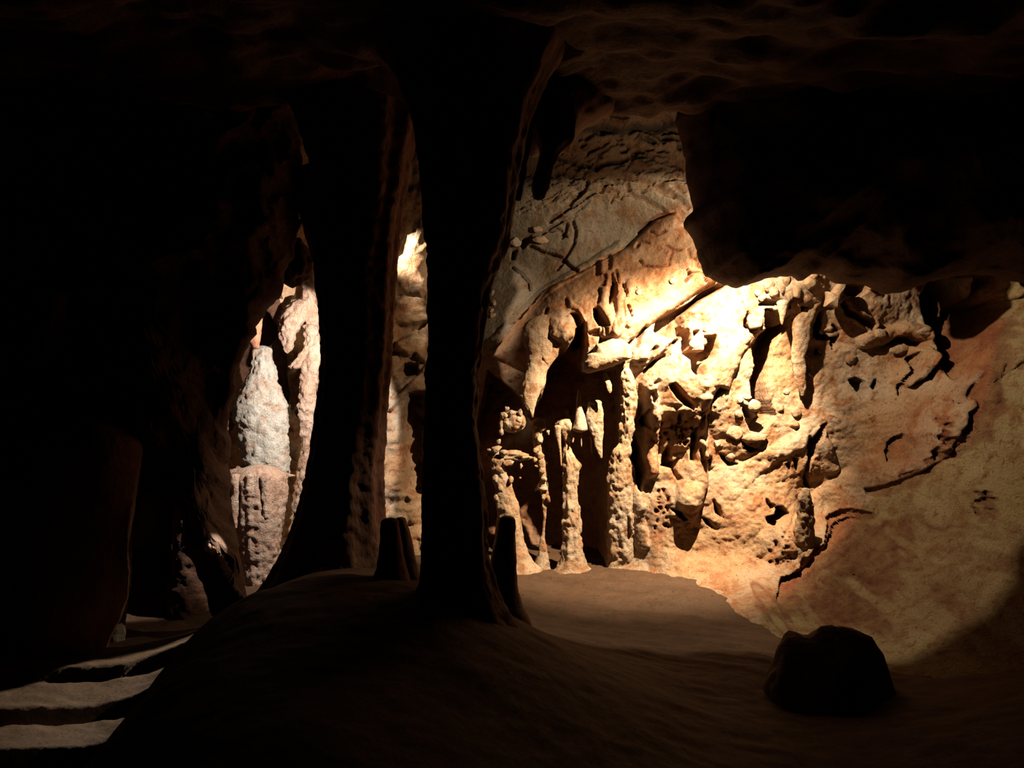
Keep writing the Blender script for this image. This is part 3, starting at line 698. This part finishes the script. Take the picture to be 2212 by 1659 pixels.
# runnels across the clay bed
run = fbm(np.stack([GP[:, 0] * 2 + GP[:, 1] * 1.2, GP[:, 1] * 12 + GP[:, 0] * 5, 0 * gz], -1), 3, 8)
gz += 0.016 * run * sstep((GP[:, 0] - 0.1) / 0.6) * sstep((GP[:, 1] - 4.0) / 0.8)
clay = np.clip(0.9 * fbm(np.stack([GP[:, 0] * 2 + GP[:, 1] * 1.2, GP[:, 1] * 9 + GP[:, 0] * 4, 0 * gz], -1), 4, 9), 0, 0.7)
floor = mesh_obj('floor', np.stack([GP[:, 0], GP[:, 1], gz], -1), grid_faces(nx, ny), M_FLOOR, attrs={'clay': clay}, origin=(0, 0, 0))
tag(floor, 'reddish trodden clay floor with a raised bank', 'cave floor', kind='structure')

# ---- ceiling
nx, ny = 300, 200
GX, GY = np.meshgrid(np.linspace(-4.6, 4.4, nx), np.linspace(-0.8, 5.2, ny))
C3 = np.stack([GX.ravel(), GY.ravel(), 0 * GX.ravel()], -1)
cz = 3.22 + 0.10 * np.clip(C3[:, 1] - 3.5, 0, 2) + 0.20 * fbm(C3 * 1.1, 4, 90) - 0.14 * np.abs(fbm(C3 * np.array([1.6, 3.2, 1]), 3, 92)) + 0.03 * fbm(C3 * 7, 4, 91)
cz -= 0.35 * sstep((-C3[:, 0] - 2.6) / 1.8)
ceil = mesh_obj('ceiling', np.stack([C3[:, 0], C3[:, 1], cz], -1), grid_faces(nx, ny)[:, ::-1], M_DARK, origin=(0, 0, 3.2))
tag(ceil, 'dark uneven cave roof', 'cave ceiling', kind='structure')

# ================================================================== foreground rock
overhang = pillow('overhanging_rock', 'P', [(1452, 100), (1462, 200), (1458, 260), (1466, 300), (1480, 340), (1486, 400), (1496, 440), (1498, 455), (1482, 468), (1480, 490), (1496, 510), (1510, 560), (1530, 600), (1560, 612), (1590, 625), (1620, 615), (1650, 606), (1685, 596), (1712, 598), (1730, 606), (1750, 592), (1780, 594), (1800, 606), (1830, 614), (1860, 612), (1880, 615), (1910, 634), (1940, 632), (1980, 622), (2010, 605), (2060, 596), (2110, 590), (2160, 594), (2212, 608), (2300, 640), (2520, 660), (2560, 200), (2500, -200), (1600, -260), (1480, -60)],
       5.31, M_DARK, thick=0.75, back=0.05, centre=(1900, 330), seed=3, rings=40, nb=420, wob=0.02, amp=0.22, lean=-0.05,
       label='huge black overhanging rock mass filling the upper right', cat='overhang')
loft('added_shade_rib', 'P', [(250, 1780, 1960), (400, 1790, 1940), (500, 1800, 1915), (560, 1815, 1895), (585, 1835, 1875)], 5.78, M_DARK, amp=0.12, fine=0.015, seed=18, depth=1.0, parent=overhang)  # added rib hidden behind the overhang, casts shade on the red recess
col1 = loft('cave_column', 'P', [(40, 760, 1260), (150, 850, 1190), (250, 888, 1145), (350, 905, 1124), (430, 912, 1113), (530, 920, 1100), (600, 925, 1068), (650, 921, 1056), (700, 925, 1048), (760, 926, 1040), (800, 918, 1034), (900, 917, 1028), (1000, 913, 1040), (1100, 910, 1050), (1200, 910, 1054), (1260, 906, 1070), (1320, 880, 1095), (1400, 820, 1150), (1480, 760, 1220)],
     3.95, M_RED, amp=0.03, fine=0.012, flute=0.03, nfl=9, seed=2, seg=120, step=0.014, depth=0.8, label='broad black cave column in the middle with a dull red right flank', cat='column', kind='thing')
col2 = loft('cave_column', 'P', [(120, 560, 960), (250, 640, 910), (350, 668, 885), (430, 688, 872), (520, 682, 862), (560, 680, 858), (610, 681, 855), (650, 690, 852), (700, 693, 849), (760, 697, 846), (840, 690, 838), (900, 683, 834), (950, 676, 831), (1000, 668, 828), (1060, 655, 828), (1120, 640, 832), (1180, 616, 842), (1230, 592, 862), (1270, 565, 890), (1320, 500, 940)],
     4.95, M_RED, amp=0.05, fine=0.012, flute=0.035, nfl=11, seed=5, seg=120, step=0.014, depth=0.8, label='narrower reddish cave column left of the broad black one, flared at its foot', cat='column', kind='thing')
# hanging drapes beside the head of the broad column
loft('stalactite', 'A', [(150, 400, 700), (260, 430, 720), (350, 450, 726), (450, 470, 722), (500, 490, 700), (530, 510, 640), (600, 490, 600), (700, 460, 575), (770, 440, 560), (810, 445, 548), (835, 465, 525)], 4.25, M_RED, amp=0.08, seed=8, flute=0.05, nfl=6, depth=0.7, label='dark red blunt stalactite hanging beside the head of the broad column', cat='stalactite', seg=64)
loft('stalactite', 'A', [(200, 230, 480), (400, 260, 460), (600, 300, 420), (760, 330, 395), (850, 345, 372)], 4.15, M_RED, amp=0.08, seed=9, flute=0.05, nfl=5, depth=0.7, label='pointed dark red stalactite pressed against the right flank of the broad column', cat='stalactite', seg=64)
pillow('hanging_rock', 'P', [(1040, 60), (1330, 60), (1400, 150), (1385, 195), (1340, 222), (1290, 262), (1250, 285), (1238, 300), (1230, 328), (1212, 325), (1195, 345), (1180, 320), (1150, 335), (1120, 320), (1080, 300), (1050, 200)], 4.6, M_RED, thick=0.3, centre=(1200, 170), seed=11, rings=22, nb=180, wob=0.02, amp=0.12, label='dark hanging roof rock joining the broad column to the pale slab', cat='rock')
# stumps on the bank
loft('stalagmite', 'P', [(1128, 823, 862), (1160, 822, 866), (1200, 818, 872), (1235, 812, 880), (1260, 800, 890)], 4.35, M_RED, amp=0.05, seed=12, depth=0.9, label='black square-topped stalagmite stump between the two columns', cat='stalagmite')
loft('stalagmite', 'P', [(1122, 856, 876), (1140, 852, 884), (1180, 852, 892), (1225, 848, 904), (1255, 840, 915)], 4.5, M_RED, amp=0.08, seed=13, depth=0.9, label='black round-topped stalagmite leaning behind the square-topped stump', cat='stalagmite')
loft('stalagmite', 'P', [(1123, 1077, 1113), (1150, 1074, 1114), (1200, 1062, 1115), (1240, 1056, 1116), (1280, 1050, 1122), (1310, 1040, 1130), (1350, 1020, 1150)], 4.3, M_STAL, amp=0.05, seed=14, depth=0.9, label='dim flat-topped stalagmite stump right of the broad column', cat='stalagmite')
# boulder at the front right
lump('boulder', 'P', 1820, 1645, 170, 295, 4.2, M_DARK, seed=23, amp=0.24, freq=1.6, sub=5, depth=0.7, rot=0.2, label='dark rounded boulder on the floor below the tan slope', cat='boulder')

# ================================================================== formations of the lit chamber
loft('stalactite', 'B', [(440, 540, 980), (500, 520, 1000), (560, 530, 980), (640, 560, 930), (720, 580, 830), (800, 575, 770), (880, 560, 745), (960, 535, 745), (1000, 528, 705), (1080, 535, 670), (1140, 570, 655), (1200, 600, 642), (1248, 618, 632)], (6.85, 6.72), M_STAL, amp=0.07, fine=0.01, seed=31, depth=0.55, seg=64, label='big cream tusk-shaped stalactite below the orange drapery', cat='stalactite')
ped = loft('stalagmite', 'E', [(390, 250, 380), (450, 255, 375), (500, 262, 385), (600, 282, 440), (700, 290, 468), (800, 298, 505), (900, 305, 520), (1000, 295, 530), (1100, 290, 550), (1200, 260, 575), (1310, 240, 640)], 6.72, M_STAL, amp=0.12, fine=0.014, seed=32, depth=0.7, seg=64, label='knobbly cream stalagmite pedestal behind the flat-topped stump', cat='stalagmite')
lump('cap_ledge', 'E', 420, 350, 185, 46, 6.74, M_STAL, seed=33, amp=0.55, freq=2.2, sub=4, depth=0.4, parent=ped)
for i, (x, y, rx, ry) in enumerate([(320, 225, 24, 30), (235, 297, 22, 14), (300, 290, 50, 40), (520, 445, 16, 24), (430, 570, 26, 40), (330, 480, 45, 40), (290, 560, 30, 40), (340, 640, 30, 40), (300, 720, 26, 40), (400, 420, 60, 30), (512, 550, 14, 12), (360, 330, 40, 40), (560, 370, 40, 22), (330, 800, 30, 30), (350, 900, 30, 24)]):
    lump('nodule', 'E', x, y, rx, ry, 6.68, M_STAL, seed=340 + i, amp=0.5, freq=1.2, sub=3, parent=ped)
kn = lump('popcorn_knob', 'B', 445, 1290, 112, 98, 6.78, M_STAL, seed=35, amp=0.25, freq=2.5, sub=4, label='round cream cave-popcorn knob above the stalagmite pedestal', cat='cave popcorn')
for i, (x, y, rx, ry) in enumerate([(395, 1180, 24, 26), (370, 1240, 34, 34), (440, 1215, 40, 34), (515, 1210, 22, 36), (500, 1270, 40, 36), (400, 1310, 40, 36), (470, 1330, 38, 30), (345, 1320, 24, 44), (540, 1300, 22, 40), (340, 1380, 26, 40), (440, 1275, 36, 30), (385, 1165, 12, 14)]):
    lump('nodule', 'B', x, y, rx, ry, 6.72, M_STAL, seed=360 + i, amp=0.5, freq=1.2, sub=3, parent=kn)
thin = loft('cave_column', 'E', [(40, 625, 735), (90, 620, 740), (150, 618, 700), (250, 640, 728), (330, 645, 742), (420, 655, 748), (500, 680, 748), (560, 692, 752), (650, 690, 765), (690, 700, 765), (720, 708, 775), (760, 712, 760), (820, 708, 750), (900, 718, 746), (980, 716, 738), (1060, 705, 730), (1120, 690, 745), (1200, 680, 755), (1320, 640, 770)], 6.78, M_STAL, amp=0.16, fine=0.012, seed=37, depth=0.8, seg=40, label='thin knobbly cream column second from the flat-topped stump', cat='column', kind='thing')
for i, (x, y, rx, ry) in enumerate([(650, 80, 34, 36), (710, 100, 36, 40), (760, 140, 16, 28), (640, 390, 30, 26), (655, 445, 16, 14), (690, 350, 40, 40), (730, 560, 26, 30), (720, 650, 40, 30), (765, 740, 20, 34), (720, 720, 22, 30), (650, 300, 30, 24), (690, 210, 36, 50), (710, 480, 30, 34)]):
    lump('nodule', 'E', x, y, rx, ry, 6.75, M_STAL, seed=380 + i, amp=0.5, freq=1.2, sub=3, parent=thin)
c3 = loft('cave_column', 'E', [(60, 825, 1000), (110, 840, 995), (150, 880, 990), (200, 908, 975), (260, 912, 965), (310, 900, 968), (350, 893, 1000), (400, 890, 1040), (450, 890, 1062), (490, 890, 1040), (560, 892, 1028), (650, 890, 1022), (720, 892, 1025), (780, 902, 1042), (850, 893, 1050), (950, 885, 1045), (1050, 900, 1060), (1150, 885, 1065), (1230, 880, 1080), (1330, 850, 1115)], 6.72, M_STAL, amp=0.14, fine=0.02, flute=0.05, nfl=6, seed=39, depth=0.8, seg=72, label='slender cream column with a bulging waist beside the thin knobbly one', cat='column', kind='thing')
loft('strand', 'E', [(90, 815, 880), (160, 825, 875), (250, 850, 880), (330, 865, 885), (400, 872, 888), (440, 876, 884)], 6.66, M_STAL, amp=0.15, seed=40, parent=c3)
loft('strand', 'E', [(180, 985, 1000), (230, 975, 992)], 6.66, M_STAL, amp=0.15, seed=41, parent=c3)
dr = loft('stalactite', 'B', [(1120, 1120, 1240), (1200, 1110, 1255), (1300, 1110, 1262), (1380, 1140, 1260), (1450, 1170, 1255), (1520, 1185, 1252), (1570, 1210, 1252), (1612, 1236, 1250)], 6.66, M_STAL, amp=0.12, fine=0.012, seed=42, depth=0.5, seg=48, label='ragged cream drapery stalactite left of the thick lit column', cat='stalactite')
loft('strand', 'E', [(110, 1050, 1075), (180, 1052, 1072), (240, 1055, 1068), (270, 1060, 1065)], 6.72, M_STAL, amp=0.15, seed=43, parent=dr)
loft('strand', 'E', [(180, 1135, 1180), (260, 1145, 1170), (335, 1155, 1165)], 6.7, M_STAL, amp=0.15, seed=44, parent=dr)
loft('cave_column', 'B', [(830, 1400, 1500), (900, 1405, 1540), (1000, 1408, 1560), (1100, 1418, 1570), (1200, 1420, 1560), (1300, 1410, 1540), (1400, 1400, 1520), (1500, 1395, 1500), (1545, 1335, 1500), (1620, 1320, 1500), (1700, 1308, 1510), (1850, 1290, 1520), (1980, 1300, 1530), (2150, 1300, 1560), (2300, 1290, 1580), (2450, 1300, 1620), (2560, 1310, 1640)], (6.52, 6.74), M_STAL, amp=0.10, fine=0.022, flute=0.04, nfl=8, seed=45, depth=0.7, seg=96, label='thick lit cream column at the right end of the column row', cat='column', kind='thing')
loft('stalagmite', 'B', [(1000, 1032, 1048), (1050, 1022, 1062), (1120, 1018, 1056), (1200, 1010, 1080), (1225, 1010, 1090)], 6.66, M_STAL, amp=0.1, seed=46, label='small pale finger of stalagmite on the shadowed shelf', cat='stalagmite')
loft('flake', 'B', [(855, 1255, 1285), (900, 1262, 1312), (960, 1280, 1336), (1010, 1300, 1334), (1030, 1310, 1325)], 6.5, M_STAL, amp=0.12, seed=47, depth=0.4, label='pale hanging rock flake in the shade below the jutting block', cat='rock')
pillow('rock_block', 'B', [(1075, 770), (1110, 690), (1160, 660), (1190, 600), (1240, 585), (1330, 545), (1430, 545), (1520, 620), (1520, 720), (1400, 770), (1300, 812), (1200, 840), (1120, 862), (1070, 840)], 6.42, M_STAL, thick=0.12, back=2.6, seed=6, rings=14, nb=110, wob=0.01, amp=0.05, label='squared pale rock block jutting from the wall beside the tusk', cat='rock')
loft('stalactite', 'C', [(300, 1440, 1560), (380, 1430, 1560), (460, 1380, 1530), (520, 1300, 1490), (600, 1290, 1472), (700, 1290, 1450), (800, 1282, 1430), (900, 1282, 1402), (1000, 1300, 1410), (1100, 1322, 1420), (1180, 1350, 1416), (1216, 1368, 1400)], (6.2, 6.3), M_STAL, amp=0.09, fine=0.012, seed=48, depth=0.6, seg=56, label='long bright stalactite right of the dark vertical cleft', cat='stalactite')
loft('stalactite', 'C', [(390, 1150, 1270), (470, 1168, 1240), (520, 1178, 1226), (582, 1192, 1208)], 6.15, M_STAL, amp=0.1, seed=49, depth=0.8, label='small pointed stalactite over the dark vertical cleft', cat='stalactite')
pillow('flake', 'C', [(1590, 290), (1640, 300), (1690, 225), (1720, 215), (1770, 240), (1740, 310), (1720, 380), (1700, 410), (1690, 445), (1640, 430), (1580, 425), (1600, 360)], 6.08, M_STAL, thick=0.05, back=2.0, seed=7, rings=12, nb=90, wob=0.006, amp=0.02, label='flat white rock flake under the overhang, right of the long stalactite', cat='rock')
loft('stalagmite', 'G', [(655, 1375, 1440), (700, 1350, 1455), (760, 1342, 1475), (850, 1335, 1485), (950, 1322, 1490), (1050, 1300, 1485), (1150, 1290, 1475), (1230, 1270, 1470), (1330, 1240, 1470), (1400, 1220, 1470)], (6.0, 6.16), M_STAL, amp=0.09, fine=0.018, seed=50, depth=0.8, seg=56, label='pale stalagmite post at the foot of the lit wall by the tan slope', cat='stalagmite')

def on_face(face, px, py):
    """distance Y at which the view line through a measured spot meets the rock face"""
    ys = np.linspace(4.2, 8.2, 500)
    X = (px - CX) / FPX * ys; Z = EYE - (py - CY) / FPX * ys
    x0, z0 = face.P[0]; 
    iu = np.clip(((X - x0) / (face.P[1, 0] - x0)).round().astype(int), 0, face.nu - 1)
    iv = np.clip(((Z - z0) / (face.P[face.nu, 1] - z0)).round().astype(int), 0, face.nv - 1)
    hit = np.where(face.Y[iv * face.nu + iu] < ys)[0]
    return float(ys[hit[0]]) if len(hit) else 7.0

# stones and nodules cemented to the wall
ST = [('B', 948, 345, 26, 24, 6.55), ('B', 1245, 480, 32, 34, 6.45), ('B', 715, 645, 46, 36, 6.6), ('B', 1578, 130, 34, 36, 6.5), ('B', 1570, 90, 16, 20, 6.5), ('B', 1890, 30, 46, 26, 6.45), ('B', 1495, 970, 26, 22, 6.4), ('B', 265, 140, 20, 30, 7.3), ('B', 275, 230, 30, 40, 7.3), ('B', 265, 300, 26, 26, 7.3), ('B', 270, 340, 36, 34, 7.25),
      ('A', 485, 1045, 36, 26, 7.2), ('A', 505, 1110, 62, 30, 7.2), ('A', 345, 1120, 42, 36, 7.3),
      ('C', 950, 1310, 78, 62, 6.25), ('C', 810, 1385, 44, 40, 6.3), ('C', 825, 1262, 34, 30, 6.3), ('C', 892, 1240, 40, 32, 6.3), ('C', 600, 1310, 16, 14, 6.4), ('C', 585, 1360, 18, 16, 6.4),
      ('C', 1415, 850, 38, 26, 6.3), ('C', 1812, 890, 58, 52, 6.12), ('C', 1925, 770, 30, 18, 6.1), ('C', 1620, 625, 50, 30, 6.1), ('C', 1640, 660, 60, 30, 6.1), ('C', 1560, 640, 26, 30, 6.1), ('C', 1545, 825, 22, 22, 6.15), ('C', 1470, 1030, 30, 24, 6.3),
      ('C', 1085, 235, 56, 62, 5.98), ('C', 1130, 290, 50, 50, 6.0), ('C', 1240, 185, 48, 66, 5.95), ('C', 1205, 270, 30, 40, 5.98), ('C', 1440, 215, 74, 56, 5.9), ('C', 1490, 150, 40, 34, 5.9), ('C', 985, 300, 42, 36, 6.02), ('C', 1100, 335, 50, 36, 6.0), ('C', 1020, 350, 36, 30, 6.02), ('C', 960, 560, 76, 86, 6.05), ('C', 1018, 620, 34, 40, 6.03), ('C', 1080, 455, 40, 26, 6.05), ('C', 1150, 440, 30, 30, 6.03), ('C', 1330, 300, 50, 60, 6.02), ('C', 1270, 330, 40, 60, 6.02),
      ('C', 440, 750, 80, 70, 6.2), ('C', 520, 625, 30, 30, 6.15), ('C', 310, 605, 14, 14, 6.2), ('C', 1990, 250, 34, 36, 5.98), ('C', 1240, 1190, 36, 30, 6.25), ('C', 1330, 1370, 50, 50, 6.25), ('C', 1180, 1330, 50, 46, 6.28),
      ('G', 960, 190, 112, 52, 6.3), ('G', 780, 150, 72, 66, 6.32), ('G', 740, 365, 60, 44, 6.35), ('G', 620, 240, 40, 40, 6.4), ('G', 560, 440, 36, 28, 6.45), ('G', 650, 250, 24, 20, 6.4), ('G', 1310, 80, 50, 40, 6.2),
      ('D', 740, 735, 78, 48, 6.0), ('D', 930, 590, 80, 44, 5.92), ('D', 570, 610, 60, 44, 5.98), ('D', 175, 580, 44, 30, 6.05),
      ('B', 1100, 1120, 28, 34, 6.62), ('B', 1092, 1225, 40, 28, 6.62), ('B', 880, 1275, 56, 24, 6.68), ('B', 940, 1200, 34, 52, 6.68), ('B', 1270, 1000, 18, 20, 6.5), ('B', 1355, 1110, 40, 26, 6.5), ('B', 420, 910, 30, 30, 7.1), ('B', 530, 480, 22, 22, 6.7), ('B', 620, 485, 26, 18, 6.7)]
for i, (fr, x, y, rx, ry, Y) in enumerate(ST):
    par = slab if fr == 'A' else wall_back
    # seat each stone on the wall skin so that it is half bedded
    px, py = fp(fr, x, y)
    rad = 0.5 * (rx + ry) / FR[fr][2] / FPX * 6.4
    Y = on_face(W1, px, py) - 0.2 * rad
    lump('stone' if max(rx, ry) > 40 else 'nodule', fr, x, y, rx, ry, Y, M_STAL, seed=500 + i, amp=0.45, freq=1.1, sub=3, depth=0.65, parent=par)

# ================================================================== left: formations around the pale lamp
up = loft('stalagmite', 'I', [(440, 240, 330), (530, 225, 345), (600, 195, 362), (660, 170, 385), (700, 150, 400), (760, 145, 406), (820, 158, 406), (900, 175, 412), (980, 190, 420), (1050, 195, 416)], (6.55, 6.45), M_WHITE, amp=0.10, fine=0.024, seed=61, depth=0.7, seg=72, label='pale grey-white blunt stalagmite lit between the dark wall and the left column', cat='stalagmite')
lump('rim_ledge', 'I', 262, 1040, 168, 40, 6.42, M_PINK, seed=62, amp=0.35, freq=2.5, sub=4, depth=0.5, parent=up)
for i, (x, wd, y1) in enumerate([(152, 18, 1300), (225, 18, 1400), (300, 20, 1240)]):
    loft('drip_strand', 'I', [(1050, x - wd * 1.2, x + wd * 1.2), (1150, x - wd, x + wd), (1250, x - wd * 0.8, x + wd * 0.8), (y1, x - wd * 0.5, x + wd * 0.5)], (6.14, 6.13), M_PINK, amp=0.25, fine=0.012, seed=63 + i, parent=up, seg=28)
loft('drip_skirt', 'I', [(1060, 140, 400), (1150, 135, 398), (1250, 135, 392), (1350, 150, 378), (1450, 170, 365), (1550, 188, 355), (1660, 195, 350)], (6.27, 6.24), M_PINK, amp=0.22, flute=0.03, nfl=19, fine=0.02, seed=70, depth=0.7, parent=up, seg=72)
br = loft('cave_column', 'I', [(80, 480, 545), (130, 482, 540), (200, 470, 545), (260, 480, 556), (340, 500, 562), (420, 508, 566), (450, 490, 572), (520, 478, 568), (600, 470, 548), (680, 462, 545), (740, 460, 546), (800, 468, 535), (880, 478, 522), (960, 476, 510), (1020, 466, 505), (1100, 452, 482), (1200, 438, 474), (1290, 430, 470), (1400, 420, 470)], 6.55, M_PINK, amp=0.20, fine=0.025, seed=71, depth=0.8, seg=56, label='glaring slim column lit close by the hidden left lamp', cat='column', kind='thing')
loft('hanging_lobe', 'I', [(210, 430, 500), (260, 380, 490), (300, 365, 480), (350, 360, 450), (400, 375, 440), (450, 395, 420)], 6.5, M_PINK, amp=0.45, fine=0.03, seed=72, parent=br)
loft('hanging_lobe', 'I', [(330, 480, 545), (380, 500, 550), (430, 490, 520), (520, 410, 470)], 6.5, M_PINK, amp=0.45, fine=0.03, seed=73, parent=br)
pillow('lit_crag', 'J', [(520, 100), (540, 130), (538, 190), (555, 210), (552, 300), (548, 410), (520, 430), (470, 425), (430, 410), (415, 380), (425, 300), (430, 265), (450, 250), (460, 170), (500, 155)], 6.55, M_STAL, thick=0.14, seed=8, rings=18, nb=120, wob=0.012, amp=0.12, label='brightly lit crag hanging in the gap between the two columns', cat='rock')
loft('stalactite', 'P', [(380, 630, 735), (430, 640, 732), (470, 650, 733), (510, 660, 722), (545, 670, 700), (565, 676, 690)], 5.4, M_RED, amp=0.08, seed=75, depth=0.8, seg=56, label='dull red rock tooth hanging left of the reddish column head', cat='stalactite')
lump('roof_rock', 'P', 640, 570, 36, 46, 5.6, M_DARK, seed=76, amp=0.35, freq=2, sub=4, label='brown knob of rock just above the glaring slim column', cat='rock')
loft('stalactite', 'P', [(730, 205, 290), (760, 212, 270), (800, 218, 275), (840, 222, 295), (870, 230, 298), (900, 238, 275), (918, 246, 262)], 5.2, M_RED, amp=0.10, seed=77, depth=0.8, label='dim brown stalactite hanging on the left wall beside the dark hollow', cat='stalactite')
loft('stalactite', 'P', [(660, 515, 570), (700, 520, 566), (730, 528, 562), (750, 545, 560)], 5.9, M_RED, amp=0.10, seed=78, label='small brown stalactite above the pale grey-white stalagmite', cat='stalactite')
loft('cave_column', 'P', [(960, 60, 305), (1040, 60, 294), (1080, 60, 290), (1140, 50, 282), (1180, 50, 278), (1240, 40, 280), (1290, 30, 276), (1340, 10, 258), (1380, -10, 236), (1430, -20, 220), (1450, -30, 218)], 4.95, M_RED, amp=0.04, seed=79, depth=0.6, seg=110, label='broad dull red pillar at the mouth of the low left passage', cat='column', kind='thing')
loft('stalactite', 'P', [(640, 80, 150), (690, 85, 140), (740, 80, 136), (780, 62, 110)], 4.9, M_RED, amp=0.12, seed=80, label='faint reddish stalactite near the left edge', cat='stalactite')
loft('stalagmite', 'P', [(1296, 262, 275), (1320, 250, 272), (1350, 225, 270), (1385, 218, 268)], 5.15, M_WHITE, amp=0.2, fine=0.014, seed=81, label='small grey stalagmite lit at the foot of the broad left pillar', cat='stalagmite')
